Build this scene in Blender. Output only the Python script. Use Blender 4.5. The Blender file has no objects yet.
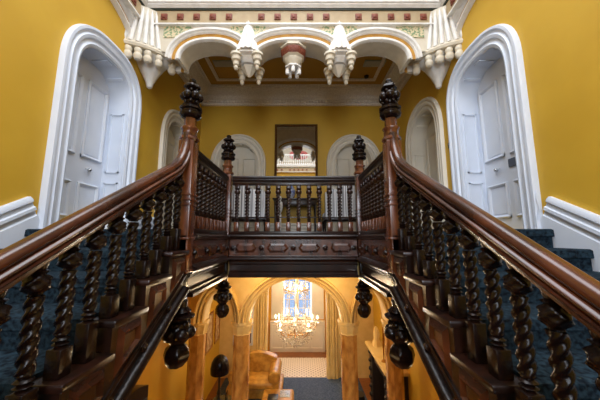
import bpy, bmesh, math, random
from mathutils import Vector, Matrix
from mathutils.geometry import tessellate_polygon
random.seed(7)
PI = math.pi
SC = bpy.context.scene
COL = SC.collection

# ------------------------------------------------------------------ camera, world, lights, exposure
cam_d = bpy.data.cameras.new('camera'); cam = bpy.data.objects.new('camera', cam_d); COL.objects.link(cam)
cam_d.sensor_width = 36; cam_d.lens = 36*267/600; cam_d.clip_start = 0.05
cam.location = (0.1, 0, 0); cam.rotation_euler = (math.radians(98), 0, 0)
SC.camera = cam
w = bpy.data.worlds.new('world'); SC.world = w; w.use_nodes = True
wn = w.node_tree; bg = wn.nodes['Background']; bg.inputs['Color'].default_value = (0.80, 0.89, 1.0, 1); bg.inputs['Strength'].default_value = 1.0
def area(name, loc, rot, sx, sy, power, col):
    l = bpy.data.lights.new(name, 'AREA'); l.shape = 'RECTANGLE'; l.size = sx; l.size_y = sy; l.energy = power; l.color = col
    o = bpy.data.objects.new(name, l); o.location = loc; o.rotation_euler = rot; COL.objects.link(o); return o
area('skylight_daylight', (0, 0.6, 6.15), (0, 0, 0), 3.4, 5.2, 390, (0.93, 0.96, 1.0))
area('stair_window_daylight', (0, -3.45, 1.7), (math.radians(90), 0, 0), 2.2, 2.8, 380, (0.90, 0.95, 1.0))
area('room_window_daylight', (0, 11.75, -2.3), (math.radians(-90), 0, 0), 1.4, 2.2, 60, (0.95, 0.97, 1.0))
SC.view_settings.view_transform = 'Standard'; SC.view_settings.look = 'None'
SC.view_settings.exposure = 0.0; SC.view_settings.gamma = 1.0; SC.view_settings.use_curve_mapping = False
WARM = (1.0, 0.74, 0.42)
def point(name, loc, power, col=WARM, r=0.06):
    l = bpy.data.lights.new(name, 'POINT'); l.energy = power; l.color = col; l.shadow_soft_size = r
    o = bpy.data.objects.new(name, l); o.location = loc; COL.objects.link(o); return o

# ------------------------------------------------------------------ materials
def srgb(r, g, b):
    f = lambda c: (c/255/12.92) if c/255 <= 0.04045 else ((c/255+0.055)/1.055)**2.4
    return (f(r), f(g), f(b), 1)
def mat(name, c, rough=0.5, metal=0.0, c2=None, scale=6.0, stretch=(1,1,1), bump=0.0, coat=0.0, emit=None, es=0, spec=None, lo=0.35, hi=0.65, detail=4):
    m = bpy.data.materials.new(name); m.use_nodes = True; nt = m.node_tree; p = nt.nodes['Principled BSDF']
    p.inputs['Base Color'].default_value = c; p.inputs['Roughness'].default_value = rough; p.inputs['Metallic'].default_value = metal
    p.inputs['Coat Weight'].default_value = coat; p.inputs['Coat Roughness'].default_value = 0.12
    if spec is not None: p.inputs['Specular IOR Level'].default_value = spec
    if c2 or bump:
        tc = nt.nodes.new('ShaderNodeTexCoord'); mp = nt.nodes.new('ShaderNodeMapping'); nz = nt.nodes.new('ShaderNodeTexNoise')
        mp.inputs['Scale'].default_value = stretch; nz.inputs['Scale'].default_value = scale; nz.inputs['Detail'].default_value = detail
        nt.links.new(tc.outputs['Object'], mp.inputs['Vector']); nt.links.new(mp.outputs['Vector'], nz.inputs['Vector'])
        if c2:
            rp = nt.nodes.new('ShaderNodeValToRGB'); rp.color_ramp.elements[0].position = lo; rp.color_ramp.elements[1].position = hi
            rp.color_ramp.elements[0].color = c; rp.color_ramp.elements[1].color = c2
            nt.links.new(nz.outputs['Fac'], rp.inputs['Fac']); nt.links.new(rp.outputs['Color'], p.inputs['Base Color'])
        if bump:
            b = nt.nodes.new('ShaderNodeBump'); b.inputs['Strength'].default_value = bump; b.inputs['Distance'].default_value = 0.01
            nt.links.new(nz.outputs['Fac'], b.inputs['Height']); nt.links.new(b.outputs['Normal'], p.inputs['Normal'])
    if emit: p.inputs['Emission Color'].default_value = emit; p.inputs['Emission Strength'].default_value = es
    return m
OCHRE = mat('ochre wall paint', srgb(206,164,48), 0.55, c2=srgb(198,156,42), scale=1.6, bump=0.05)
OCHREC = mat('ochre ceiling paint', srgb(190,142,44), 0.55, c2=srgb(184,136,40), scale=2)
WHITE = mat('white gloss paint', srgb(218,226,240), 0.35, c2=srgb(212,221,236), scale=3)
WHITEW = mat('warm white paint', srgb(226,220,206), 0.4, c2=srgb(220,213,198), scale=3)
CREAM = mat('cream plaster', srgb(214,205,186), 0.6, c2=srgb(204,194,174), scale=8)
CREAMW = mat('white plaster', srgb(230,228,224), 0.55, c2=srgb(216,212,206), scale=9, bump=0.1)
CORN = mat('white cornice plaster', srgb(244,236,222), 0.55, c2=srgb(226,214,198), scale=30, bump=0.3)
BEIGE = mat('beige frieze paint', srgb(176,156,122), 0.6, c2=srgb(168,146,112), scale=9)
GILT = mat('gold ochre band', srgb(190,140,45), 0.5, c2=srgb(170,120,34), scale=10)
BRICK = mat('red brown rosette paint', srgb(100,38,20), 0.6, c2=srgb(136,72,48), scale=40)
GREENB = mat('dark green band', srgb(34,44,26), 0.5, c2=srgb(24,34,20), scale=12)
GREENP = mat('painted green spandrel', srgb(110,140,104), 0.6, c2=srgb(216,200,164), scale=26, lo=0.42, hi=0.55)
WOOD = mat('dark mahogany', srgb(42,20,12), 0.28, c2=srgb(18,9,6), scale=9, stretch=(1,1,0.25), coat=0.05, spec=0.4, bump=0.05)
WOODR = mat('reddish mahogany', srgb(92,48,26), 0.27, c2=srgb(46,22,12), scale=12, stretch=(1,0.25,0.4), coat=0.2)
WOODL = mat('polished light mahogany', srgb(122,70,40), 0.27, c2=srgb(70,35,18), scale=12, stretch=(1,1,0.3), coat=0.2)
WOODC = mat('carved ebonised mahogany', srgb(15,8,6), 0.27, c2=srgb(28,14,10), scale=25, coat=0.0, spec=0.26, bump=0.4)
LCREAM = mat('lower hall cream stone', srgb(230,200,132), 0.6, c2=srgb(220,188,116), scale=5)
LWALL = mat('lower hall ochre paint', srgb(214,158,40), 0.6, c2=srgb(206,148,34), scale=3)
MARBLE = mat('sienna marble', srgb(212,160,84), 0.25, c2=srgb(146,92,42), scale=7, stretch=(1,1,0.5), lo=0.38, hi=0.68, detail=8, coat=0.3)
CARPET = mat('teal patterned stair carpet', srgb(12,18,26), 0.95, c2=srgb(38,56,68), scale=38, bump=0.4, spec=0.1, detail=3)
RUG = mat('dark blue hall carpet', srgb(60,78,110), 0.95, c2=srgb(92,108,136), scale=22, bump=0.3, spec=0.1)
OAK = mat('oak boards', srgb(150,96,50), 0.4, c2=srgb(120,72,36), scale=6, stretch=(1,6,1))
LEATHER = mat('tan leather', srgb(206,158,70), 0.42, c2=srgb(166,116,40), scale=7, bump=0.25)
BRONZE = mat('dark bronze', srgb(30,26,34), 0.22, 0.6, c2=srgb(18,16,20), scale=6)
BLACK = mat('black cast iron', srgb(20,18,18), 0.4, c2=srgb(40,34,30), scale=30, bump=0.3)
CHROME = mat('chrome', srgb(190,190,190), 0.2, 1.0)
GOLDM = mat('gilt metal', srgb(190,140,60), 0.3, 0.8, c2=srgb(150,100,40), scale=30)
SILVER = mat('silver striped satin', srgb(226,228,234), 0.5, c2=srgb(120,122,130), scale=14, stretch=(3.2,0.01,0.01), lo=0.47, hi=0.53, detail=1)
MIRROR = mat('mirror glass', (0.9,0.9,0.9,1), 0.02, 1.0)
PINK = mat('pink cartouche paint', srgb(214,112,104), 0.6, c2=srgb(198,94,90), scale=20)
PLASTICD = mat('grey plaque', srgb(84,90,104), 0.4)
PAPER = mat('print paper', srgb(214,190,150), 0.7, c2=srgb(160,120,80), scale=9)
MAGS = mat('magazine cover', srgb(210,216,222), 0.4, c2=srgb(120,140,160), scale=20)
GREY = mat('ceiling grille metal', srgb(176,180,160), 0.5)
GRNL = mat('green indicator', srgb(60,180,90), 0.4, emit=(0.1,0.9,0.3,1), es=1.0)
FLAME = mat('lit candle bulb', (1,0.85,0.6,1), 0.3, emit=(1,0.78,0.45,1), es=12)
BLUEV = mat('blue glazed china', srgb(60,90,170), 0.25, c2=srgb(200,205,215), scale=10)
def crystal():
    m = mat('cut crystal', (1,0.95,0.85,1), 0.05); p = m.node_tree.nodes['Principled BSDF']
    p.inputs['Transmission Weight'].default_value = 0.6; p.inputs['IOR'].default_value = 1.5
    p.inputs['Metallic'].default_value = 0.0; p.inputs['Base Color'].default_value = (0.86,0.80,0.68,1); return m
CRYST = crystal()
def glassm(name, c, alpha):
    m = bpy.data.materials.new(name); m.use_nodes = True; nt = m.node_tree; nt.nodes.clear()
    o = nt.nodes.new('ShaderNodeOutputMaterial'); mx = nt.nodes.new('ShaderNodeMixShader'); t = nt.nodes.new('ShaderNodeBsdfTransparent'); g = nt.nodes.new('ShaderNodeBsdfGlossy')
    t.inputs['Color'].default_value = c; g.inputs['Roughness'].default_value = 0.03; mx.inputs['Fac'].default_value = alpha
    nt.links.new(t.outputs[0], mx.inputs[1]); nt.links.new(g.outputs[0], mx.inputs[2]); nt.links.new(mx.outputs[0], o.inputs[0]); return m
GLASS = glassm('window glass', (0.95,0.97,1,1), 0.08)
TGLASS = glassm('greenish table glass', (0.6,0.75,0.65,1), 0.25)
def tiles():
    m = mat('patterned floor tiles', srgb(226,214,196), 0.35); nt = m.node_tree; p = nt.nodes['Principled BSDF']
    tc = nt.nodes.new('ShaderNodeTexCoord'); mp = nt.nodes.new('ShaderNodeMapping'); ch = nt.nodes.new('ShaderNodeTexVoronoi'); rp = nt.nodes.new('ShaderNodeValToRGB')
    mp.inputs['Rotation'].default_value = (0,0,PI/4); mp.inputs['Scale'].default_value = (9,9,9); ch.inputs['Scale'].default_value = 1; ch.inputs['Randomness'].default_value = 0
    rp.color_ramp.elements[0].position = 0.17; rp.color_ramp.elements[1].position = 0.21
    rp.color_ramp.elements[0].color = srgb(96,52,40); rp.color_ramp.elements[1].color = srgb(228,216,198)
    ch.voronoi_dimensions = '2D'
    nt.links.new(tc.outputs['Object'], mp.inputs['Vector']); nt.links.new(mp.outputs['Vector'], ch.inputs['Vector']); nt.links.new(ch.outputs['Distance'], rp.inputs['Fac']); nt.links.new(rp.outputs['Color'], p.inputs['Base Color']); return m
TILES = tiles()

# ------------------------------------------------------------------ mesh helpers
def wloc(o):
    v = Vector((0,0,0))
    while o is not None: v = v + Vector(o.location); o = o.parent
    return v
class MB:
    def __init__(s): s.v = []; s.f = []
    def add(s, vs, fs):
        n = len(s.v); s.v += [tuple(q) for q in vs]; s.f += [tuple(i+n for i in f) for f in fs]; return s
    def box(s, x0, y0, z0, x1, y1, z1, bev=0.0):
        if x0 > x1: x0, x1 = x1, x0
        if y0 > y1: y0, y1 = y1, y0
        if z0 > z1: z0, z1 = z1, z0
        if bev <= 0:
            return s.add([(x0,y0,z0),(x1,y0,z0),(x1,y1,z0),(x0,y1,z0),(x0,y0,z1),(x1,y0,z1),(x1,y1,z1),(x0,y1,z1)],
                         [(0,3,2,1),(4,5,6,7),(0,1,5,4),(1,2,6,5),(2,3,7,6),(3,0,4,7)])
        bm = bmesh.new(); bmesh.ops.create_cube(bm, size=1)
        for q in bm.verts: q.co = Vector(((x0+x1)/2+q.co.x*(x1-x0), (y0+y1)/2+q.co.y*(y1-y0), (z0+z1)/2+q.co.z*(z1-z0)))
        bmesh.ops.bevel(bm, geom=bm.edges[:], offset=bev, segments=2 if bev < 0.03 else 4, affect='EDGES', profile=0.5)
        bm.verts.index_update(); s.add([q.co[:] for q in bm.verts], [[q.index for q in f.verts] for f in bm.faces]); bm.free(); return s
    def lathe(s, prof, c=(0,0,0), seg=16, rf=None, axis='z', rot=0.0):
        vs = []; fs = []; n = len(prof)
        for (r, z) in prof:
            for k in range(seg):
                a = 2*PI*k/seg + rot; rr = r*(rf(a, z) if rf else 1)
                p = (rr*math.cos(a), rr*math.sin(a), z)
                if axis == 'y': p = (p[0], p[2], p[1])
                if axis == 'x': p = (p[2], p[0], p[1])
                vs.append((p[0]+c[0], p[1]+c[1], p[2]+c[2]))
        for i in range(n-1):
            for k in range(seg):
                a = i*seg+k; b = i*seg+(k+1) % seg; fs.append((a, b, b+seg, a+seg))
        fs.append(tuple(range(seg-1, -1, -1))); fs.append(tuple((n-1)*seg+k for k in range(seg)))
        return s.add(vs, fs)
    def ball(s, c, r, seg=10, rings=7, sz=1.0):
        return s.lathe([(max(r*math.sin(PI*i/rings), r*0.03), -r*sz*math.cos(PI*i/rings)) for i in range(rings+1)], c, seg)
    def tube(s, pts, r, seg=6, closed=False):
        pts = [Vector(p) for p in pts]; n = len(pts); vs = []; fs = []
        for i, p in enumerate(pts):
            if closed: t = pts[(i+1) % n]-pts[i-1]
            else: t = pts[min(i+1, n-1)]-pts[max(i-1, 0)]
            t.normalize(); up = Vector((0,0,1)) if abs(t.z) < 0.9 else Vector((0,1,0)); a = t.cross(up).normalized(); b = t.cross(a)
            rr = r[i] if isinstance(r, (list, tuple)) else r
            for k in range(seg): vs.append(p+a*rr*math.cos(2*PI*k/seg)+b*rr*math.sin(2*PI*k/seg))
        m = n if closed else n-1
        for i in range(m):
            for k in range(seg):
                j = ((i+1) % n)*seg; fs.append((i*seg+k, i*seg+(k+1) % seg, j+(k+1) % seg, j+k))
        if not closed: fs.append(tuple(range(seg-1, -1, -1))); fs.append(tuple((n-1)*seg+k for k in range(seg)))
        return s.add(vs, fs)
    def sweep(s, path, prof, xf=None, closed_prof=True):
        """path: list of (u,v); prof: closed list of (offset along left normal, w). mapped (u,v,w) by xf"""
        n = len(path); vs = []; fs = []; m = len(prof)
        for i in range(n):
            a = Vector(path[max(i-1, 0)]); b = Vector(path[i]); c = Vector(path[min(i+1, n-1)])
            d1 = (b-a).normalized() if i > 0 else (c-b).normalized(); d2 = (c-b).normalized() if i < n-1 else d1
            n1 = Vector((-d1.y, d1.x)); n2 = Vector((-d2.y, d2.x)); nn = (n1+n2).normalized(); k = 1/max(nn.dot(n1), 0.5)
            for (o, wv) in prof: q = b+nn*o*k; vs.append(xf(q.x, q.y, wv) if xf else (q.x, wv, q.y))
        for i in range(n-1):
            for k in range(m if closed_prof else m-1): fs.append((i*m+k, i*m+(k+1) % m, (i+1)*m+(k+1) % m, (i+1)*m+k))
        if closed_prof: fs.append(tuple(range(m-1, -1, -1))); fs.append(tuple((n-1)*m+k for k in range(m)))
        return s.add(vs, fs)
    def plate(s, outer, holes, w0, w1, xf):
        loops = [outer]+holes; flat = [p for l in loops for p in l]; N = len(flat)
        tris = tessellate_polygon([[Vector((p[0], p[1], 0)) for p in l] for l in loops])
        vs = [xf(p[0], p[1], w0) for p in flat]+[xf(p[0], p[1], w1) for p in flat]
        fs = [tuple(t) for t in tris]+[tuple(i+N for i in t[::-1]) for t in tris]
        st = 0
        for l in loops:
            L = len(l)
            for i in range(L): a = st+i; b = st+(i+1) % L; fs.append((a, b, b+N, a+N))
            st += L
        return s.add(vs, fs)
    def build(s, name, m, parent=None, origin=None, xf=None, angle=40, **props):
        me = bpy.data.meshes.new(name); off = wloc(parent) if parent is not None else Vector((0,0,0))
        if origin is not None: off = off+Vector(origin) if parent is None else off
        vs = [xf(*q) for q in s.v] if xf else s.v
        me.from_pydata([(q[0]-off.x, q[1]-off.y, q[2]-off.z) for q in vs], [], s.f)
        bm = bmesh.new(); bm.from_mesh(me); bmesh.ops.recalc_face_normals(bm, faces=bm.faces); bm.to_mesh(me); bm.free()
        me.shade_smooth(); me.set_sharp_from_angle(angle=math.radians(angle)); me.materials.append(m)
        o = bpy.data.objects.new(name, me); COL.objects.link(o)
        if parent is not None: o.parent = parent
        elif origin is not None: o.location = origin
        for k, q in props.items(): o[k] = q
        return o
def inst(o, name, parent, loc):
    c = o.copy(); c.name = name; COL.objects.link(c); c.parent = parent; c.location = Vector(loc)-wloc(parent); return c
def thing(name, label, cat, loc=(0,0,0), group=None, rz=0):
    o = bpy.data.objects.new(name, None); COL.objects.link(o); o.location = loc; o.rotation_euler = (0,0,rz); o.empty_display_size = 0.1
    o['label'] = label; o['category'] = cat
    if group: o['group'] = group
    return o
def tag(o, label, cat, group=None):
    o['label'] = label; o['category'] = cat
    if group: o['group'] = group
    return o
def struct_empty(name, loc):
    o = bpy.data.objects.new(name, None); COL.objects.link(o); o.location = loc; o['kind'] = 'structure'; return o
def copy_tree(o, parent=None):
    c = o.copy(); COL.objects.link(c)
    if parent is not None: c.parent = parent
    for ch in list(o.children): copy_tree(ch, c)
    return c
def selli(a, r, zs, n=2.0, N=28, c=0.0):
    out = []
    for i in range(N+1):
        t = PI*(1-i/N); ct = math.cos(t); st = max(math.sin(t), 0)
        out.append((c+a*math.copysign(abs(ct)**(2/n), ct), zs+r*st**(2/n)))
    return out
LEFT = lambda u, v, w: (-2.55-w, u, v)
RIGHT = lambda u, v, w: (2.55+w, u, v)
BACK = lambda u, v, w: (u, 6.8+w, v)
FLOORZ = 0.06; G = -4.5; HW = 2.55; NX = 1.05
STEP_T, STEP_R, Y0 = 0.32, 0.178, 2.60      # top nosing
def nose(y): return FLOORZ-(Y0-y)*STEP_R/STEP_T
SKEW = STEP_R/STEP_T

# ------------------------------------------------------------------ doors data
doors = []   # (side, centre, half, spring, rise, n, bottom)
for side in ('L', 'R'):
    doors.append((side, 3.41, 0.485, 1.95, 0.51, 2.9))
    doors.append((side, 5.60 if side == 'L' else 5.10, 0.52, 1.85, 0.62, 2.5))
for cx in (-1.52, 1.52): doors.append(('B', cx, 0.49, 1.88, 0.60, 2.1))
def door_loop(d, zb=FLOORZ, ex=0.0):
    s_, c, a, zs, r, n = d
    return [(c-a-ex, zb)]+selli(a+ex, r+ex, zs, n, 24, c)+[(c+a+ex, zb)]

# ------------------------------------------------------------------ structure: walls
RV = 0.30
def side_wall(name, side, xf):
    outer = [(-3.1, G), (11.8, G), (11.8, -0.75), (6.8, -0.75), (6.8, 3.95), (-3.1, 3.95)]
    m = MB().plate(outer, [door_loop(d) for d in doors if d[0] == side], 0, RV, xf)
    return m.build(name, OCHRE, kind='structure')
side_wall('wall_left', 'L', LEFT); side_wall('wall_right', 'R', RIGHT)
MB().plate([(-HW, -0.585), (HW, -0.585), (HW, 3.95), (-HW, 3.95)], [door_loop(d) for d in doors if d[0] == 'B'], 0, RV, BACK).build('wall_back', OCHRE, kind='structure')
# end wall behind the camera with a tall stair window
ENDM = lambda u, v, w: (u, -3.1-w, v)
wl = [(-1.0, 0.2)]+selli(1.0, 0.6, 2.4, 2.2, 20)+[(1.0, 0.2)]
MB().plate([(-HW, G), (HW, G), (HW, 3.95), (-HW, 3.95)], [wl], 0, 0.3, ENDM).build('wall_front', OCHRE, kind='structure')
wf = struct_empty('window_1', (0, -3.2, 0.2))
MB().sweep(wl, [(0,0.05),(0.0,0.12),(-0.07,0.12),(-0.07,0.05)], ENDM).build('window_frame', WHITE, wf)
m = MB()
for x in (-0.5, 0, 0.5): m.box(x-0.02, -3.2, 0.2, x+0.02, -3.16, 2.85)
for z in (0.9, 1.6, 2.3): m.box(-1, -3.2, z-0.02, 1, -3.16, z+0.02)
m.build('glazing_bar', WHITE, wf)
MB().plate(wl, [], 0.13, 0.14, ENDM).build('window_pane', GLASS, wf)

# ground floor, gallery floor, ceilings
MB().box(-HW, -3.1, G-0.2, HW, 10.8, G).build('floor', OAK, kind='structure')
MB().box(-HW, 9.38, G, HW, 10.8, G+0.012).build('floor_tiles', TILES, kind='structure')
MB().box(-HW, 10.8, G-0.2, HW, 11.8, G+0.006).build('floor_boards', OAK, kind='structure')
m = MB(); m.box(-HW, 4.24, -0.30, HW, 6.8, FLOORZ)
for s_ in (-1, 1): m.box(s_*1.12, 2.61, -0.30, s_*HW, 4.24, FLOORZ)
m.build('floor_gallery', CARPET, kind='structure')
m = MB(); m.box(-HW, 4.25, -0.585, HW, 6.8, -0.30)
for s_ in (-1, 1): m.box(s_*1.13, 2.75, -0.585, s_*HW, 4.25, -0.30)
m.build('ceiling_under_gallery', LCREAM, kind='structure')
MB().box(-HW, 4.22, 3.95, HW, 6.8, 4.05).build('ceiling', OCHREC, kind='structure')
MB().box(-HW, 6.8, -0.75, HW, 11.8, -0.6).build('ceiling_of_room', LCREAM, kind='structure')
MB().box(-HW, -3.1, -1.72, HW, -0.28, -1.54).build('floor_half_landing', CARPET, kind='structure')

# upper storey round the light well
m = MB()
for s_ in (-1, 1): m.box(s_*2.4, -3.1, 3.86, s_*3.7, 3.9, 3.96)
m.box(-3.7, 3.9, 4.06, 3.7, 5.2, 4.16); m.box(-3.7, -4.3, 3.96, 3.7, -3.1, 4.06)
m.build('floor_upper_gallery', BEIGE, kind='structure')
MB().box(-3.8, -4.3, 3.96, -3.7, 5.2, 6.4).build('wall_upper_left', CREAM, kind='structure')
MB().box(3.7, -4.3, 3.96, 3.8, 5.2, 6.4).build('wall_upper_right', CREAM, kind='structure')
MB().box(-3.8, 5.2, 3.96, 3.8, 5.3, 6.4).build('wall_upper_back', CREAM, kind='structure')
MB().box(-3.8, -4.4, 3.96, 3.8, -4.3, 6.4).build('wall_upper_front', CREAM, kind='structure')
MB().plate([(-3.8,-4.4),(3.8,-4.4),(3.8,5.3),(-3.8,5.3)], [[(-1.9,-2.2),(1.9,-2.2),(1.9,3.4),(-1.9,3.4)]], 6.4, 6.55, lambda u,v,w:(u,v,w)).build('ceiling_upper', CREAM, kind='structure')
sk = struct_empty('window_2', (0, 0.6, 6.5))
m = MB()
for i in range(1, 5): x = -1.9+i*3.8/5; m.box(x-0.03, -2.2, 6.5, x+0.03, 3.4, 6.56)
for i in range(1, 5): y = -2.2+i*5.6/5; m.box(-1.9, y-0.03, 6.5, 1.9, y+0.03, 6.56)
m.build('glazing_bar', WHITE, sk)
MB().box(-1.9, -2.2, 6.57, 1.9, 3.4, 6.58).build('window_pane', GLASS, sk)
pq = thing('wall_cartouche', 'pink painted cartouche with dark scrolls high on the cream end wall, seen in the mirror', 'plaque', (0, -4.3, 4.75))
MB().plate([(0.62*math.copysign(abs(math.cos(t))**0.7, math.cos(t)), 4.78+0.30*math.copysign(abs(math.sin(t))**0.7, math.sin(t))) for t in [2*PI*k/28 for k in range(28)]], [], -0.03, 0.0, lambda u,v,w:(u,-4.3-w,v)).build('cartouche_panel', PINK, pq)
m = MB()
for x, hook in ((0.28, 1), (0.0, 0), (-0.28, -1)):
    MB().tube([(x+0.1*hook, -4.25, 4.64), (x, -4.25, 4.62), (x-0.02*hook, -4.25, 4.75), (x+0.02, -4.25, 4.92)], 0.025).build('scroll', BLACK, pq)

m = MB()
m.sweep([(-1.5, 3.96)]+selli(1.5, 0.7, 4.8, 2.0, 20)+[(1.5, 3.96)], [(0,0),(0,0.08),(0.16,0.08),(0.16,0)], lambda u,v,w:(u,-4.3+w,v)); m.build('trim_upper_arch', GILT, kind='structure')

# ------------------------------------------------------------------ doors with casings
CAS = [(0.0, 0.01), (0.0,-0.015), (0.03,-0.03), (0.055,-0.012), (0.085,-0.012), (0.10,-0.04), (0.135,-0.05), (0.155,-0.03), (0.175,-0.03), (0.195,-0.06), (0.225,-0.06), (0.24,-0.02), (0.24, 0.01)]
WHITE0 = WHITE
def make_door(i, d):
    side, c, a, zs, r, n = d; WHITE = WHITE0 if (side != 'B' and c < 4) else WHITEW; xf = {'L': LEFT, 'R': RIGHT, 'B': BACK}[side]
    e = struct_empty('door_%d' % i, xf(c, FLOORZ, 0))
    path = [(c-a, FLOORZ)]+selli(a, r, zs, n, 30, c)+[(c+a, FLOORZ)]
    MB().sweep(path, [(o, w_) for o, w_ in CAS], xf).build('door_casing', WHITE, e)
    # lining of the deep reveal
    m = MB().sweep(path, [(0.0, 0.0), (-0.012, 0.0), (-0.012, RV), (0.0, RV)], xf)
    for s_ in (-1, 1):      # sunk jamb panels framed by beads
        u = c+s_*(a-0.012); u2 = c+s_*(a-0.030)
        for (z0, z1) in ((FLOORZ+0.18, 0.80), (0.95, zs-0.08)):
            for (p, q, z2, z3) in ((0.05, 0.07, z0, z1), (RV-0.07, RV-0.05, z0, z1), (0.05, RV-0.05, z0, z0+0.02), (0.05, RV-0.05, z1-0.02, z1)):
                A = [xf(uu, zz, ww) for uu in (u, u2) for zz in (z2, z3) for ww in (p, q)]
                m.add(A, [(0,1,3,2),(4,6,7,5),(0,4,5,1),(2,3,7,6),(0,2,6,4),(1,5,7,3)])
    for t0 in range(4, 27, 6):   # soffit beads
        p = path[t0]; q = path[t0+1]
        m.sweep([p, q], [(-0.012,0.04),(-0.03,0.04),(-0.03,RV-0.04),(-0.012,RV-0.04)], xf)
    m.build('door_lining', WHITE, e)
    leaf = MB().plate([(c-a, FLOORZ)]+selli(a, r, zs, n, 24, c)+[(c+a, FLOORZ)], [], RV, RV+0.05, xf).build('door_leaf', WHITE, e)
    m = MB()
    g = 0.06
    for (u0, u1) in ((c-a+0.07, c-0.05), (c+0.05, c+a-0.07)):
        for (z0, z1) in ((FLOORZ+0.2, 0.73), (1.08, zs+r*0.45)):
            loop = [(u0, z0), (u1, z0), (u1, z1), (u0, z1), (u0, z0)]
            m.sweep(loop[::-1], [(0, RV+0.01), (0, RV-0.018), (-0.014, RV-0.03), (-0.03, RV-0.02), (-0.042, RV-0.002), (-0.042, RV+0.01)], xf)
            m.plate([(u0+g,z0+g),(u1-g,z0+g),(u1-g,z1-g),(u0+g,z1-g)], [], RV-0.006, RV+0.01, xf)
    m.build('door_panel', WHITE, leaf)
    # handle
    if side == 'B': hu = c+a-0.06
    else: hu = c+a-0.27
    m = MB(); hp = xf(hu, 0.93, RV-0.02)
    m.ball(hp, 0.028)
    q0 = xf(hu, 0.93, RV-0.035); q1 = xf(hu-0.09, 0.925, RV-0.035); m.tube([xf(hu,0.93,RV), q0, q1], 0.009)
    m.build('door_handle', CHROME, leaf)
    return e, leaf
for i, d in enumerate(doors):
    e, leaf = make_door(i+1, d)
    if d[0] == 'R' and d[1] < 4:
        MB().plate([(3.20, 0.91), (3.41, 0.91), (3.41, 1.02), (3.20, 1.02)], [], RV-0.012, RV, RIGHT).build('door_plaque', PLASTICD, leaf)
# ------------------------------------------------------------------ raked skirting beside the stairs, and level skirting
SKP = [(0.30,0.0),(0.30,-0.035),(0.275,-0.05),(0.25,-0.05),(0.235,-0.03),(0.20,-0.03),(0.19,-0.045),(0.16,-0.045),(0.15,-0.02),(0.11,-0.02),(0.10,-0.032),(0.03,-0.032),(-0.25,-0.02),(-0.25,0.0)]
def skirt(name, xf, segs, nrm=1):
    m = MB()
    for path in segs: m.sweep(path, SKP, xf)
    m.build(name, WHITEW if name == 'baseboard_back' else WHITE, kind='structure')
yb = -0.2
rake = [(yb, nose(yb)+0.012), (2.71, nose(2.71)+0.012)]
skirt('baseboard_left', LEFT, [rake, [(4.12, FLOORZ), (4.85, FLOORZ)], [(6.35, FLOORZ), (6.8, FLOORZ)]])
skirt('baseboard_right', RIGHT, [rake, [(4.12, FLOORZ), (4.35, FLOORZ)], [(5.85, FLOORZ), (6.8, FLOORZ)]])
skirt('baseboard_back', BACK, [[(-HW, FLOORZ), (-2.26, FLOORZ)], [(-0.78, FLOORZ), (0.78, FLOORZ)], [(2.26, FLOORZ), (HW, FLOORZ)]])

# ------------------------------------------------------------------ corridor cornice
COR = [(0.0,-0.0),(0.0,-0.05),(0.02,-0.065),(0.05,-0.065),(0.06,-0.03),(0.17,-0.03),(0.18,-0.08),(0.21,-0.10),(0.22,-0.07),(0.27,-0.08),(0.30,-0.14),(0.34,-0.22),(0.345,-0.28),(0.37,-0.30),(0.385,-0.28),(0.39,-0.33),(0.43,-0.34),(0.43,0.0)]
m = MB(); zc = 3.52
m.sweep([(4.24, zc), (6.8, zc)], COR, LEFT); m.sweep([(4.24, zc), (6.8, zc)], COR, RIGHT); m.sweep([(-HW, zc), (HW, zc)], COR, BACK)
m.build('trim_1', CORN, kind='structure')
m = MB()
for k in range(60):
    x = -2.45+k*4.9/59; m.ball((x, 6.765, zc+0.115), 0.042, 6, 4)
for s_ in (-1, 1):
    for k in range(30): m.ball((s_*2.515, 4.3+k*2.45/29, zc+0.115), 0.042, 6, 4)
m.build('trim_2', CORN, kind='structure')
m = MB()   # flat inner moulding on the corridor ceiling
for s_ in (-1, 1): m.box(s_*1.93, 4.26, 3.915, s_*2.0, 6.2, 3.95)
m.box(-2.0, 6.2, 3.915, 2.0, 6.27, 3.95); m.build('trim_3', CORN, kind='structure')

# ------------------------------------------------------------------ upper arcade
YA, YB = 3.90, 4.22
AR = lambda u, v, w: (u, YA+w, v)
arches = [(-1.335, 0.475), (0.0, 0.61), (1.335, 0.475)]
out = [(-HW, 3.64), (-HW, 2.95), (-1.86, 2.95), (-1.86, 2.80)]
for c, a in arches: out += selli(a, 3.115-2.80, 2.80, 2.25, 26, c)
out += [(1.86, 2.80), (1.86, 2.95), (HW, 2.95), (HW, 3.64)]
MB().plate(out, [], 0, YB-YA, AR).build('wall_arcade', CREAM, kind='structure')
m1 = MB(); m2 = MB(); m3 = MB()
B1 = [(0,0.01),(0,-0.02),(0.02,-0.045),(0.045,-0.045),(0.055,-0.02),(0.075,-0.02),(0.075,0.01)]
B2 = [(0.075,0.01),(0.075,-0.012),(0.125,-0.022),(0.125,0.01)]
B3 = [(0.125,0.01),(0.125,-0.03),(0.14,-0.05),(0.155,-0.03),(0.165,-0.03),(0.18,-0.065),(0.215,-0.065),(0.235,-0.02),(0.235,0.01)]
for c, a in arches:
    p = selli(a, 3.115-2.80, 2.80, 2.25, 34, c)
    for mm, pr in ((m1, B1), (m2, B2), (m3, B3)):
        mm.sweep(p, pr, AR)
        mm.sweep(p, [(o, (YB-YA)-w_) for o, w_ in pr], AR)
for xf in (LEFT, RIGHT):      # blind arches on the side walls
    p = selli(1.53, 0.42, 2.95, 2.4, 34, 2.2)
    for mm, pr in ((m1, B1), (m2, B2), (m3, B3)): mm.sweep(p, [(o, w_*1.6) for o, w_ in pr], xf)
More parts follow.
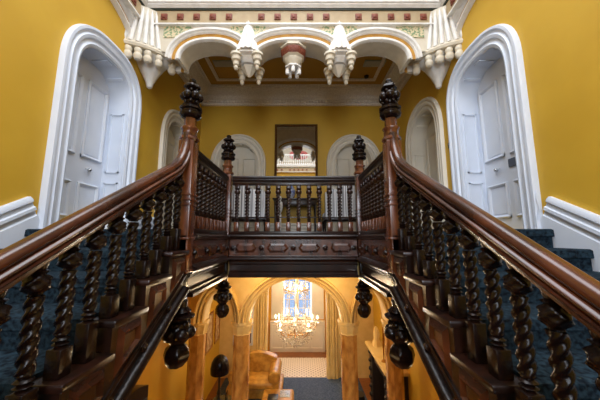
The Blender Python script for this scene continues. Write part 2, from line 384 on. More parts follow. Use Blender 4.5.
m1.build('trim_4', CREAMW, kind='structure'); m2.build('trim_5', GILT, kind='structure'); m3.build('trim_6', CREAMW, kind='structure')
# painted spandrels
m = MB()
for x0, x1 in ((-2.1,-1.66), (-1.02,-0.80), (-0.67,-0.46), (0.46,0.67), (0.80,1.02), (1.66,2.1)): m.plate([(x0,3.19),(x1,3.19),(x1,3.395),(x0,3.395)], [], -0.012, 0.0, AR)
m.build('trim_7', GREENP, kind='structure')
# side wall spandrel plates up to frieze
# frieze
fz = struct_empty('trim_8', (0, YA, 3.4))
m = MB(); m.box(-2.4, 3.86, 3.41, 2.4, 3.90, 3.64)
for s_ in (-1, 1): m.box(s_*2.40, -3.1, 3.41, s_*2.55, 3.9, 3.64)
m.box(-2.4, -3.1, 3.41, 2.4, -2.96, 3.64); m.build('frieze_board', BEIGE, fz)
m = MB()
m.box(-2.4, 3.84, 3.385, 2.4, 3.90, 3.41)
for s_ in (-1, 1): m.box(s_*2.38, -3.1, 3.385, s_*2.55, 3.9, 3.41)
m.box(-2.4, -3.1, 3.385, 2.4, -2.94, 3.41); m.build('lower_bead', CREAMW, fz)
m = MB()
def rosette(m, x, y, z, ax):
    s = 0.052
    for k in range(2):
        h = s if k == 0 else s*0.5; t = 0.02 if k == 0 else 0.032
        if ax == 'y': m.box(x-h, y-t, z-h, x+h, y, z+h, 0.006)
        else: m.box(x-t if ax > 0 else x, y-h, z-h, x if ax > 0 else x+t, y+h, z+h, 0.006)
RS = [-2.09+0.2615*k for k in range(5)]+[-0.523+0.2615*k for k in range(5)]+[1.044+0.2615*k for k in range(5)]
ros = None
for x in RS:
    if ros is None:
        mm = MB(); rosette(mm, x, 3.86, 3.525, 'y'); ros = mm.build('rosette', BRICK, fz)
        rx = x
    else: c_ = ros.copy(); COL.objects.link(c_); c_.parent = fz; c_.location = (x-rx, 0, 0)
for s_ in (-1, 1):
    mm = MB(); rosette(mm, s_*2.40, 3.55, 3.525, s_); r2 = mm.build('rosette', BRICK, fz)
    for k in range(1, 24): c_ = r2.copy(); COL.objects.link(c_); c_.parent = fz; c_.location = (0, -0.2615*k, 0)
mm = MB()
for x in RS: mm.box(x-0.05, -2.96, 3.475, x+0.05, -2.94, 3.575)
mm.build('end_rosette', BRICK, fz)
# green band and stepped cornice (rectangular ring)
def ring(m, prof):   # prof: (inset into well, z)
    vs = []; n = len(prof)
    X, Y1, Y2 = 2.40, 3.86, -2.96
    for (p, z) in prof: vs += [(-X+p, Y2+p, z), (X-p, Y2+p, z), (X-p, Y1-p, z), (-X+p, Y1-p, z)]
    fs = []
    for i in range(n):
        j = (i+1) % n
        for k in range(4): fs.append((i*4+k, i*4+(k+1) % 4, j*4+(k+1) % 4, j*4+k))
    m.add(vs, fs)
m = MB(); ring(m, [(-0.14,3.64),(0.015,3.64),(0.02,3.67),(-0.14,3.67)]); m.build('green_band', GREENB, fz)
m = MB(); ring(m, [(-0.14,3.67),(0.03,3.67),(0.045,3.69),(0.06,3.70),(0.065,3.72),(0.085,3.73),(0.09,3.80),(0.11,3.82),(0.11,3.85),(-0.14,3.86)]); m.build('cornice', CREAMW, fz)
# upper balustrades
ubm = None
def upper_balustrade(label, x0, y0, x1, y1):
    global ubm
    L = math.hypot(x1-x0, y1-y0); n = int(L/0.13); ux, uy = (x1-x0)/L, (y1-y0)/L
    t = thing('upper_balustrade', label, 'balustrade', ((x0+x1)/2, (y0+y1)/2, 3.86), 'white balustrades round the light well')
    m = MB(); hx, hy = (0.05 if uy else 0), (0.05 if ux else 0)
    m.box(min(x0,x1)-hx, min(y0,y1)-hy, 3.861, max(x0,x1)+hx, max(y0,y1)+hy, 3.90, 0.005); m.build('bottom_rail', CREAMW, t)
    m = MB(); m.box(min(x0,x1)-hx, min(y0,y1)-hy, 4.42, max(x0,x1)+hx, max(y0,y1)+hy, 4.50, 0.012); m.build('handrail', CREAMW, t)
    for k in range(n):
        p = (x0+ux*(k+0.5)*L/n, y0+uy*(k+0.5)*L/n, 3.90)
        if ubm is None:
            b = MB(); b.box(-0.035,-0.035,0,0.035,0.035,0.06); b.lathe([(0.02,0.06),(0.032,0.10),(0.03,0.18),(0.018,0.25),(0.018,0.40),(0.03,0.45),(0.03,0.52)], seg=8)
            b.v = [(q[0]+p[0], q[1]+p[1], q[2]+p[2]) for q in b.v]; o = b.build('baluster', CREAMW, t); ubm = o
            o.data.transform(Matrix.Translation(wloc(t)-Vector(p))); o.location = Vector(p)-wloc(t)
        else: inst(ubm, 'baluster', t, p)
upper_balustrade('white balustrade above the frieze facing the viewer over the three arches', -2.36, 3.83, 2.36, 3.83)
upper_balustrade('white balustrade high above the left wall frieze', -2.36, -2.9, -2.36, 3.72)
upper_balustrade('white balustrade high above the right wall frieze', 2.36, -2.9, 2.36, 3.72)
upper_balustrade('white balustrade behind the viewer, seen in the mirror', -2.25, -2.96, 2.25, -2.96)

# pendants between the arches
def flute(n, a): return lambda t, z: 1+a*math.cos(n*t)
DROP = [(r_*1.22, z_*1.05) for r_, z_ in [(0.05,0.0),(0.075,-0.01),(0.078,-0.045),(0.055,-0.055),(0.06,-0.085),(0.058,-0.12),(0.035,-0.135),(0.04,-0.165),(0.038,-0.19),(0.02,-0.205),(0.03,-0.235),(0.022,-0.26),(0.005,-0.275)]]
for s_, lab in ((-1, 'white plaster pendant boss with four turned drops left of the middle arch'), (1, 'white plaster pendant boss with four turned drops right of the middle arch')):
    x = s_*0.735; t = thing('ceiling_pendant', lab, 'pendant boss', (x, 4.06, 2.8), 'plaster pendants of the arcade')
    m = MB().lathe([(0.19,2.90),(0.165,3.0),(0.13,3.12),(0.10,3.24),(0.078,3.36),(0.055,3.48),(0.008,3.62)], (x, 3.92, 0), 64, flute(16, 0.07)); m.build('fluted_fan', CREAMW, t)
    m = MB().lathe([(0.12,2.76),(0.16,2.80),(0.18,2.84),(0.245,2.86),(0.245,2.89),(0.20,2.91)], (x, 4.0, 0), 8, rot=PI/8); m.build('cap', CREAMW, t)
    m = MB().lathe([(0.01,2.60),(0.05,2.64),(0.09,2.70),(0.13,2.78)], (x, 4.06, 0), 12, flute(6, 0.08)); m.build('centre_drop', CREAM, t)
    for dx, dy in ((-0.165,-0.19),(0.165,-0.19),(-0.14,0.15),(0.14,0.15)):
            m = MB().lathe(DROP[::-1], (x+dx, 4.03+dy, 2.87 if dy < 0 else 2.83), 14); m.build('drop', CREAM, t)
# corner corbels
for s_, lab in ((-1, 'white fluted corner corbel with round knobs on the left wall'), (1, 'white fluted corner corbel with round knobs on the right wall')):
    cx, cy = s_*2.75, 4.45
    t = thing('corner_corbel', lab, 'corbel', (s_*2.45, 4.05, 2.9), 'fluted corner corbels')
    def clip(m):
        m.v = [(q[0], min(q[1], 4.215), q[2]) for q in m.v]    # keep inside the wall line
        m.v = [((min(max(q[0], -2.56), 2.56)), q[1], q[2]) for q in m.v]; return m
    clip(MB().lathe([(0.79,2.97),(0.775,3.10),(0.765,3.25),(0.765,3.38),(0.78,3.50),(0.80,3.62)], (cx, cy, 0), 128)).build('fan_core', CREAM, t)
    for a in range(-78, -20, 7):
        a0 = math.radians(a); a1 = math.radians(-70+(a+78)*0.62)
        pts = []
        for f in (0, 0.25, 0.5, 0.75, 0.9, 1.0):
            aa = a0+(a1-a0)*f; rr = 0.80-0.012*math.sin(PI*f); pts.append((cx-s_*math.cos(aa)*rr, cy+math.sin(aa)*rr, 2.98+0.62*f))
        clip(MB().tube(pts, [0.036,0.034,0.032,0.028,0.018,0.004], 8)).build('rib', CREAMW, t, angle=60)
    clip(MB().lathe([(0.70,2.90),(0.82,2.91),(0.835,2.945),(0.82,2.98),(0.75,2.99)], (cx, cy, 0), 72)).build('moulded_band', CREAM, t)
    clip(MB().lathe([(0.01,2.46),(0.04,2.48),(0.06,2.56),(0.12,2.68),(0.21,2.80),(0.34,2.90)], (s_*2.42, 4.16, 0), 32, flute(10, 0.03))).build('corbel_cone', CREAMW, t)
    for k, a in enumerate((-73, -63, -53, -41, -24)):
        a = math.radians(a); dx = -s_*math.cos(a); dy = math.sin(a)
        px, py = cx+dx*0.76, cy+dy*0.76
        m = MB(); m.lathe([(0.005,2.70),(0.05,2.715),(0.07,2.75),(0.072,2.79),(0.05,2.82),(0.062,2.84),(0.066,2.88),(0.05,2.905)], (px, py, 0), 12); m.v = [(px+(q[0]-px)*0.88, py+(q[1]-py)*0.88, q[2]) for q in m.v]; m.build('knob', CREAM, t)
# hanging lantern in the middle arch
t = thing('hanging_lantern', 'octagonal bowl lantern with red patterned rim hanging from the middle arch', 'lantern', (-0.01, 4.06, 3.12))
MB().lathe([(0.10,2.80),(0.15,2.86),(0.155,2.90),(0.19,2.93)], (-0.01,4.06,0), 8, rot=PI/8).build('lower_bowl', CREAM, t)
MB().lathe([(0.19,2.93),(0.215,2.97),(0.22,3.03),(0.20,3.05)], (-0.01,4.06,0), 8, rot=PI/8).build('patterned_rim', BRICK, t)
MB().lathe([(0.20,3.05),(0.225,3.06),(0.225,3.09),(0.10,3.12)], (-0.01,4.06,0), 8, rot=PI/8).build('top_plate', CREAM, t)
MB().lathe([(0.06,2.74),(0.14,2.745),(0.14,2.77),(0.08,2.80)], (-0.01,4.06,0), 8, rot=PI/8).build('glass_holder', CREAMW, t)
for k in range(5):
    a = 2*PI*k/5-PI/2; m = MB().lathe([(0.012,2.63),(0.03,2.64),(0.033,2.70),(0.02,2.745)], (-0.01+0.10*math.cos(a), 4.06+0.10*math.sin(a), 0), 8); m.build('glass_cup', CREAMW, t)

# ------------------------------------------------------------------ mahogany: baluster shapes
def twist_rings(z0, z1, r, turns, n):
    return [(z0+(z1-z0)*i/n, r, i/n*turns) for i in range(n+1)]
def baluster(base_h, total, r=0.024, bulb=0.046, blk=0.030, bulb_z=None, top_blk=0.0, carved=True, seg=10, pitch=0.05):
    """turned barley-twist baluster standing at z = 0"""
    m = MB(); m.box(-blk, -blk, 0, blk, blk, base_h, 0.004)
    z = base_h
    m.lathe([(blk*0.95,z),(blk*0.6,z+0.008),(blk*0.98,z+0.018),(blk*0.6,z+0.028),(blk*1.0,z+0.040),(blk*0.62,z+0.052),(blk*0.85,z+0.062),(r*0.8,z+0.070)], seg=seg)
    zt0 = z+0.068; zb = bulb_z; zt1 = zb-bulb*1.05
    n = max(int((zt1-zt0)/0.0062), 8); turns = (zt1-zt0)/pitch
    vs = []; fs = []
    for i in range(n+1):
        f = i/n; zz = zt0+(zt1-zt0)*f; ph = 2*PI*turns*f
        for k in range(seg):
            a = 2*PI*k/seg; rr = r*(0.88+0.17*math.cos(3*a-ph)) if carved else r*(0.80+0.26*math.cos(2*a-ph)); vs.append((rr*math.cos(a), rr*math.sin(a), zz))
    for i in range(n):
        for k in range(seg): fs.append((i*seg+k, i*seg+(k+1)%seg, (i+1)*seg+(k+1)%seg, (i+1)*seg+k))
    m.add(vs, fs)
    pr = []
    for i in range(15):
        t = PI*i/14; pr.append((max(bulb*math.sin(t), r*0.8), zb-bulb*0.95*math.cos(t)))
    rf = (lambda a, zz: 1+0.20*math.cos(4*a)*math.cos(125*(zz-zb))) if carved else None
    m.lathe(pr, seg=24 if carved else seg, rf=rf)
    zz = zb+bulb*0.95; te = total-top_blk
    m.lathe([(r*0.8,zz-0.01),(r*1.2,zz+0.005),(r*0.8,zz+0.012),(r*1.0,min(zz+0.03,te)),(r*1.1,te)], seg=seg)
    if top_blk: m.box(-blk, -blk, te, blk, blk, total, 0.003)
    return m
_bal = {}
def put_baluster(kind, parent, loc, maker, material):
    if kind not in _bal:
        m = maker(); L = Vector(loc); m.v = [(q[0]+L.x, q[1]+L.y, q[2]+L.z) for q in m.v]
        o = m.build('baluster', material, parent, angle=65); o.data.transform(Matrix.Translation(wloc(parent)-L)); o.location = L-wloc(parent); _bal[kind] = o
        if kind == 'gal':     # square blocks keep the redder polish
            o.data.materials.append(WOODL)
            zs = [q.co.z for q in o.data.vertices]; z0 = min(zs)
            for f in o.data.polygons:
                if max(o.data.vertices[i].co.z for i in f.vertices) < z0+0.1405: f.material_index = 1
    else: inst(_bal[kind], 'baluster', parent, loc)
RAILP = []   # handrail cross-section: (offset up, lateral)
def rail_prof():
    pts = [(-0.026+0.026*math.sin(PI*k/8), 0.040*math.cos(PI*k/8)) for k in range(9)]
    left = [(-0.036,-0.044),(-0.048,-0.040),(-0.052,-0.031),(-0.057,-0.031),(-0.060,-0.050),(-0.068,-0.057),(-0.077,-0.055),(-0.081,-0.044),(-0.086,-0.044),(-0.089,-0.052),(-0.098,-0.054),(-0.104,-0.046),(-0.112,-0.038),(-0.132,-0.034)]
    return pts+left+[(a, -b) for a, b in left[::-1]]
RP = rail_prof()

# ------------------------------------------------------------------ newel posts
def newel(name, label, x, y, tall, rail_side=0):
    t = thing(name, label, 'newel post', (x, y, -0.585), 'carved newel posts')
    m = MB()
    m.box(x-0.075, y-0.075, -0.34, x+0.075, y+0.075, 0.98, 0.008)
    for z in (-0.02, 0.31, 0.36, 0.41): m.box(x-0.086, y-0.086, z, x+0.086, y+0.086, z+0.025, 0.006)
    m.box(x-0.083, y-0.083, -0.34, x+0.083, y+0.083, -0.31, 0.006)
    m.build('shaft', WOODL if tall else WOODR, t)
    k = 1.0 if tall else 0.94; zb = 0.98
    m = MB().lathe([(0.085,zb),(0.10,zb+0.02),(0.095,zb+0.045),(0.075,zb+0.06),(0.075,zb+0.12),(0.088,zb+0.135),(0.088,zb+0.15),(0.062,zb+0.165),(0.060,zb+0.26)], (x,y,0), 8 if tall else 8, rot=PI/8); m.build('collar', WOODL, t)
    Z = lambda z: zb+(z-0.98)*k
    m = MB().lathe([(0.06,Z(1.23)),(0.092,Z(1.245)),(0.108,Z(1.265)),(0.108,Z(1.285)),(0.09,Z(1.30)),(0.09,Z(1.315)),(0.11,Z(1.325)),(0.11,Z(1.35)),(0.075,Z(1.37)),(0.085,Z(1.38)),(0.06,Z(1.40))], (x,y,0), 32, flute(10, 0.04)); m.build('carved_drum', WOODC, t)
    m = MB()
    m.lathe([(0.05,Z(1.39)),(0.06,Z(1.45)),(0.055,Z(1.52)),(0.04,Z(1.56))], (x,y,0), 12)
    for i in range(6):
        a = 2*PI*i/6+0.3; m.ball((x+0.072*math.cos(a), y+0.072*math.sin(a), Z(1.475)), 0.046, 12, 8)
        m.ball((x+0.062*math.cos(a+0.5), y+0.062*math.sin(a+0.5), Z(1.415)), 0.024, 8, 5)
        m.ball((x+0.055*math.cos(a+0.5), y+0.055*math.sin(a+0.5), Z(1.535)), 0.022, 8, 5)
    m.lathe([(0.045,Z(1.55)),(0.082,Z(1.575)),(0.078,Z(1.595)),(0.05,Z(1.62)),(0.03,Z(1.63)),(0.036,Z(1.65)),(0.03,Z(1.675)),(0.006,Z(1.69))], (x,y,0), 20, flute(5, 0.10)); m.build('finial', WOODC, t)
    MB().box(x-0.052, y-0.052, -0.66, x+0.052, y+0.052, -0.338, 0.006).build('lower_post', WOODC, t)
    # hanging pendant below the gallery
    PK = 1.18 if tall else 1.0
    def grow(m): m.v = [(x+(q[0]-x)*PK, y+(q[1]-y)*PK, -0.66+(q[2]+0.66)*(1.04 if tall else 1.0)) for q in m.v]; return m
    m = MB().lathe([(0.07,-0.78),(0.09,-0.765),(0.12,-0.745),(0.122,-0.73),(0.085,-0.71),(0.095,-0.69),(0.075,-0.67),(0.06,-0.65),(0.065,-0.60)], (x,y,0), 20); grow(m).build('pendant_collar', WOODC, t)
    m = MB()
    m.lathe([(0.05,-0.98),(0.09,-0.93),(0.10,-0.86),(0.08,-0.79),(0.06,-0.77)], (x,y,0), 16)
    for i in range(6):
        a = 2*PI*i/6+0.2; m.ball((x+0.085*math.cos(a), y+0.085*math.sin(a), -0.875), 0.055, 12, 8)
        m.ball((x+0.07*math.cos(a+0.5), y+0.07*math.sin(a+0.5), -0.80), 0.03, 8, 5)
    m.lathe([(0.01,-1.175),(0.05,-1.16),(0.085,-1.11),(0.095,-1.06),(0.085,-1.01),(0.05,-0.97)], (x,y,0), 24, flute(6, 0.09)); grow(m).build('pendant', WOODC, t)
newel('newel_post', 'tall carved newel post at the head of the left stair', -NX, 2.66, True)
newel('newel_post', 'tall carved newel post at the head of the right stair', NX, 2.66, True)
newel('newel_post', 'carved newel post at the far left corner of the gallery well', -NX, 4.14, False)
newel('newel_post', 'carved newel post at the far right corner of the gallery well', NX, 4.14, False)

# ------------------------------------------------------------------ gallery balustrades
def gal_bal(): return baluster(0.14, 0.72, r=0.036, bulb=0.047, blk=0.035, bulb_z=0.61, top_blk=0.055, carved=False, seg=14, pitch=0.050)
def gallery_balustrade(label, x0, y0, x1, y1, n):
    t = thing('gallery_balustrade', label, 'balustrade', ((x0+x1)/2, (y0+y1)/2, 0.0), 'gallery balustrades')
    alongx = abs(x1-x0) > abs(y1-y0)
    def bar(name, z0, z1, hw, mt, bev=0.006):
        m = MB()
        if alongx: m.box(x0, y0-hw, z0, x1, y0+hw, z1, bev)
        else: m.box(x0-hw, y0, z0, x0+hw, y1, z1, bev)
        m.build(name, mt, t)
    m = MB()
    prof = [(0.965+a*0.75, b*0.95) for a, b in RP]
    n2 = len(prof); vs = []
    for e in (0, 1):
        for (z, l) in prof: vs.append((x0 if e == 0 else x1, y0+l, z) if alongx else (x0+l, y0 if e == 0 else y1, z))
    m.add(vs, [(k, (k+1) % n2, n2+(k+1) % n2, n2+k) for k in range(n2)]+[tuple(range(n2)), tuple(range(n2, 2*n2))]); m.build('handrail', WOOD, t)
    bar('bottom_rail', 0.04, 0.095, 0.05, WOOD); bar('middle_rail', 0.300, 0.318, 0.012, WOOD, 0.003)
    bar('upper_rail', 0.815, 0.857, 0.035, WOOD, 0.004)
    for k in range(n):
        f = (k+0.5)/n; put_baluster('gal', t, (x0+(x1-x0)*f, y0+(y1-y0)*f, 0.095), gal_bal, WOOD)
gallery_balustrade('dark mahogany balustrade across the bridge between the two far newels', -NX+0.088, 4.14, NX-0.088, 4.14, 12)
gallery_balustrade('dark mahogany balustrade along the left side of the gallery well', -NX, 2.748, -NX, 4.052, 9)
gallery_balustrade('dark mahogany balustrade along the right side of the gallery well', NX, 2.748, NX, 4.052, 9)

# ------------------------------------------------------------------ gallery fascia (bridge front and sides)
def fascia(label, xf, L0, L1, nb):
    """xf(u, v, w) : u along, v = z, w = distance behind the face"""
    t = thing('gallery_fascia', label, 'fascia', xf((L0+L1)/2, -0.585, 0.05), 'panelled gallery fascias')
    m = MB().plate([(L0,-0.32),(L1,-0.32),(L1,0.0),(L0,0.0)], [], 0.0, 0.08, xf); m.build('panel_board', WOODR, t)
    m = MB(); m.sweep([(L0, 0.0), (L1, 0.0)], [(0.04,0.08),(0.04,-0.04),(0.02,-0.05),(0.0,-0.035),(-0.02,-0.03),(-0.03,0.0),(-0.03,0.08)], xf); m.build('top_moulding', WOOD, t)
    m = MB(); m.sweep([(L0, -0.30), (L1, -0.30)], [(0.03,0.08),(0.03,-0.015),(0.012,-0.03),(0.0,-0.07),(-0.018,-0.075),(-0.03,-0.055),(-0.04,-0.03),(-0.06,-0.02),(-0.06,0.08)], xf); m.build('middle_moulding', WOOD, t)
    m = MB(); m.sweep([(L0, -0.585), (L1, -0.585)], [(0.23,0.08),(0.23,0.0),(0.20,0.0),(0.18,0.02),(0.09,0.02),(0.07,-0.01),(0.05,-0.01),(0.03,-0.04),(0.0,-0.04),(0.0,0.08)], xf); m.build('lower_beam', WOOD, t)
    step = (L1-L0)/nb
    for k in range(nb):
        u = L0+step*(k+0.5); h = step/2-0.075
        hexo = [(u-h, -0.155), (u-h+0.05, -0.225), (u+h-0.05, -0.225), (u+h, -0.155), (u+h-0.05, -0.085), (u-h+0.05, -0.085)]
        hexi = [(u+(q[0]-u)*0.82, -0.155+(q[1]+0.155)*0.55) for q in hexo]
        m = MB(); m.add([xf(*q, 0.0) for q in hexo]+[xf(*q, -0.022) for q in hexi], [(i, (i+1) % 6, 6+(i+1) % 6, 6+i) for i in range(6)]+[(6,7,8,9,10,11), (0,1,2,3,4,5)]); m.build('raised_panel', WOODR, t, angle=20)
    for k in range(nb+1):
        u = L0+step*k
        u = min(max(u, L0+0.05), L1-0.05)
        m = MB(); vs = []
        m.lathe([(0.045,0.0),(0.045,0.008),(0.03,0.010),(0.03,0.02),(0.022,0.035),(0.004,0.042)], (0,0,0), 14); m.v = [xf(u+q[0], -0.155+q[1], -q[2]) for q in m.v]; m.build('boss', WOOD, t)
fascia('panelled mahogany fascia across the front of the bridge', lambda u, v, w: (u, 4.09+w, v), -NX+0.088, NX-0.088, 4)
fascia('panelled mahogany fascia under the left side gallery rail', lambda u, v, w: (-NX+0.05-w, u, v), 2.748, 4.04, 3)
fascia('panelled mahogany fascia under the right side gallery rail', lambda u, v, w: (NX-0.05+w, u, v), 2.748, 4.04, 3)

# ------------------------------------------------------------------ stair flights
NS = 9
def flight(s_, word):
    t = thing('staircase', 'mahogany cut-string stair flight rising along the %s wall' % word, 'staircase', (s_*1.8, 1.2, nose(-0.28)-0.2), 'pair of upper stair flights')
    XI = s_*(NX-0.06); XO = s_*(HW-0.035)
    P = lambda u, v, w: (XI+s_*w, u, v)
    # string face polygon
    pts = [(Y0-0.02, FLOORZ-0.04)]
    y = Y0-0.02; z = FLOORZ-0.04
    for k in range(NS):
        z -= STEP_R; pts.append((y, z)); y = Y0-STEP_T*(k+1); pts.append((y, z))
    ylow, zlow = pts[-1]
    pts += [(ylow, zlow-0.2), (ylow+0.1, nose(ylow+0.1)-0.53+0.04), (Y0-0.02, nose(Y0)-0.53)]
    MB().plate(pts, [], 0.0, 0.06, P).build('string', WOOD, t)
    cpts = [(Y0 if abs(q[0]-(Y0-0.02)) < 1e-6 else q[0], q[1]) for q in pts]
    MB().plate(cpts, [], 0.15, abs(XO-XI), P).build('carriage', WOOD, t)
    MB().plate(pts, [], 0.06, 0.15, P).build('string_backing', WOOD, t)
    m = MB(); y1 = Y0+0.0; y2 = ylow
    m.sweep([(y2, nose(y2)-0.54), (y1, nose(y1)-0.54)], [(0.04,0.03),(0.04,-0.005),(0.036,-0.025),(0.022,-0.045),(0.0,-0.052),(-0.022,-0.045),(-0.036,-0.025),(-0.04,0.0),(-0.04,0.03)], P); m.build('string_moulding', WOODC, t)
    m = MB(); m.sweep([(y2, nose(y2)-0.415), (y1, nose(y1)-0.415)], [(0.016,0.01),(0.016,-0.010),(0.0,-0.016),(-0.016,-0.010),(-0.016,0.01)], P); m.build('string_bead', WOOD, t)
    for k in range(NS):
        zt = FLOORZ-STEP_R*(k+1); ya = Y0-STEP_T*(k+1); yb_ = ya+STEP_T
        m = MB(); m.box(XI-s_*0.035, ya-0.03, zt-0.04, XO, yb_-0.001, zt, 0.010); m.build('tread', WOOD, t)
        # triangular moulded bracket panel with a boss
        tri = [(ya+0.03, zt-0.065), (yb_-0.03, zt-0.065), (ya+0.03, zt-0.065-0.145)]
        tri = [(yb_-0.035, zt-0.06), (ya+0.055, zt-0.06), (ya+0.045, nose(ya+0.045)-0.375), (yb_-0.03, nose(yb_-0.03)-0.375)]
        cx_ = sum(q[0] for q in tri)/4; cz_ = sum(q[1] for q in tri)/4
        inn = [(cx_+(q[0]-cx_)*0.72, cz_+(q[1]-cz_)*0.62) for q in tri]; inn2 = [(cx_+(q[0]-cx_)*0.5, cz_+(q[1]-cz_)*0.4) for q in tri]
        m = MB(); m.add([P(*q, 0.0) for q in tri]+[P(*q, -0.024) for q in inn]+[P(*q, -0.004) for q in inn2], [(i, (i+1) % 4, 4+(i+1) % 4, 4+i) for i in range(4)]+[(4+i, 4+(i+1) % 4, 8+(i+1) % 4, 8+i) for i in range(4)]+[(8,9,10,11), (0,1,2,3)]); m.build('bracket_panel', WOODR, t, angle=15)
        m = MB(); m.lathe([(0.032,0.0),(0.032,0.008),(0.02,0.010),(0.018,0.022),(0.004,0.028)], (0,0,0), 12)
        u0 = ya+0.02; v0 = nose(u0)-0.465; m.v = [P(u0+q[0], v0+q[1], -q[2]) for q in m.v]; m.build('boss', WOOD, t)
    # carpet laid on the flight
    m = MB(); C = [(Y0+0.08, FLOORZ+0.022)]; y = Y0; z = FLOORZ; ci = []
    for k in range(NS):
        z2 = z-STEP_R
        C += [(y-0.02, z+0.022), (y-0.042, z+0.012), (y-0.045, z-0.044), (y-0.040, z-0.052), (y-0.018, z-0.054), (y-0.018, z2+0.022)]
        z = z2; y -= STEP_T
    C += [(y-0.03, z+0.022), (y-0.03, z-0.0)]
    low = [(Y0+0.08, FLOORZ+0.001)]; y = Y0; z = FLOORZ
    for k in range(NS):
        z2 = z-STEP_R; low += [(y-0.036, z+0.001), (y-0.036, z-0.042), (y-0.003, z-0.042), (y-0.003, z2+0.001)]; z = z2; y -= STEP_T
    low += [(y-0.03, z+0.001)]
    poly = C[:-1]+low[::-1]
    o = MB().plate(poly, [], s_*0.11+ (0), 0, lambda u, v, w: ((XI+s_*0.14) if w else (XO), u, v)).build('stair_carpet', CARPET, origin=(s_*1.8, 1.2, nose(1.2)), angle=30)
    tag(o, 'dark teal patterned carpet running down the %s stair flight' % word, 'carpet', 'stair carpets')
    # raked balustrade
    t = thing('stair_balustrade', 'raked mahogany balustrade with barley-twist balusters on the %s stair' % word, 'balustrade', (s_*NX, 1.2, nose(1.2)), 'raked stair balustrades')
    RH = 0.752
    path = [(-0.45, nose(-0.45)+RH), (2.30, nose(2.30)+RH)]
    zz = nose(2.30)+RH
    path += [(2.38, zz+0.052), (2.45, zz+0.112), (2.505, zz+0.185), (2.545, zz+0.27), (2.565, zz+0.36), (2.57, 1.06)]
    # denser first span so the grain follows
    m = MB(); m.sweep(path, [(a+0.0, b) for a, b in RP], lambda u, v, w: (s_*NX+w, u, v)); m.build('handrail', WOODR, t, angle=50)
    for k in range(NS):
        zt = FLOORZ-STEP_R*(k+1); ya = Y0-STEP_T*(k+1)
        for j, off in enumerate((0.045, 0.205)):
            yy = ya+off
            if yy > 2.5: continue
            H = (nose(yy)+RH-0.150)-zt
            bz = H-0.085
            put_baluster('st%d' % j, t, (s_*NX, yy, zt), lambda H=H, bz=bz, j=j: baluster(0.13+0.07*j, H+0.03, r=0.034, bulb=0.050, blk=0.036, bulb_z=bz, carved=True, seg=15, pitch=0.056), WOODC)
flight(-1, 'left'); flight(1, 'right')

# ------------------------------------------------------------------ mirror, table, settees in the corridor
mt = thing('wall_mirror', 'tall gilt-framed mirror hanging between the two back doors', 'mirror', (0, 6.78, 1.45))
tilt = math.radians(2.0)
def MX(u, v, w): # v measured up from 1.45, leaning forward
    return (u, 6.775-v*math.sin(tilt)+w, 1.45+v*math.cos(tilt))
fr = [(-0.56,0),(0.56,0),(0.56,1.50),(-0.56,1.50),(-0.56,0)]
MB().sweep(fr[::-1], [(0,0.0),(0,-0.05),(-0.02,-0.065),(-0.05,-0.045),(-0.06,-0.02),(-0.06,0.0)], MX).build('mirror_frame', mat('dark gilt frame', srgb(74,48,24), 0.4, 0.3, c2=srgb(110,74,34), scale=30, bump=0.3), mt)
MB().plate([(-0.51,0.05),(0.51,0.05),(0.51,1.45),(-0.51,1.45)], [], -0.02, -0.005, MX).build('mirror_plate', MIRROR, mt)
tb = thing('console_table', 'dark wooden console table under the mirror', 'table', (0, 6.5, FLOORZ))
MB().box(-0.56, 6.30, 0.90, 0.54, 6.70, 0.94, 0.008).build('table_top', WOOD, tb)
MB().box(-0.52, 6.33, 0.76, 0.50, 6.67, 0.90, 0.004).build('apron', WOOD, tb)
for x in (-0.49, 0.47):
    for y in (6.36, 6.64): MB().lathe([(0.018,FLOORZ),(0.028,0.12),(0.018,0.2),(0.022,0.5),(0.03,0.7),(0.03,0.76)], (x,y,0), 10).build('leg', WOOD, tb)
v = MB().lathe([(0.05,0.941),(0.06,0.95),(0.11,1.05),(0.12,1.14),(0.08,1.22),(0.055,1.26),(0.07,1.30),(0.065,1.305)], (-0.13,6.5,0), 20).build('china_vase', BLUEV, origin=(-0.13,6.5,0.94)); tag(v, 'blue and white china vase on the console table', 'vase')
v = MB().lathe([(0.05,0.063),(0.06,0.08),(0.03,0.12),(0.035,0.5),(0.02,0.55),(0.05,0.60),(0.07,0.70),(0.055,0.8),(0.02,0.84),(0.035,0.88),(0.03,0.93),(0.008,0.96)], (-0.36,6.1,0), 16).build('pedestal_urn', CREAMW, origin=(-0.36,6.1,FLOORZ)); tag(v, 'slim white urn standing on the floor before the console table', 'urn')
for s_, word in ((-1, 'left'), (1, 'right')):
    t = thing('settee', 'silver striped high-backed settee on the gallery landing, %s of the console table' % word, 'settee', (s_*1.3, 5.6, FLOORZ), 'striped settees')
    back = [(0.62,0.42),(0.62,0.92),(0.74,1.02),(0.86,0.98),(1.0,1.06),(1.18,1.18),(1.5,1.25),(1.95,1.25),(1.95,0.42)]
    MB().plate([(s_*a, b) for a, b in back], [], 0, 0.12, lambda u,v_,w: (u, 5.45+w, v_)).build('backrest', SILVER, t)
    MB().box(s_*0.60, 5.571, 0.42, s_*1.97, 6.05, 0.52, 0.03).build('seat', SILVER, t)
    MB().box(s_*0.58, 5.44, 0.34, s_*1.98, 6.06, 0.42, 0.01).build('seat_frame', WOODC, t)
    for x in (0.62, 1.92):
        for y in (5.49, 6.0): MB().lathe([(0.015,FLOORZ),(0.018,0.1),(0.028,0.3),(0.03,0.34)], (s_*x,y,0), 8).build('leg', WOODC, t)
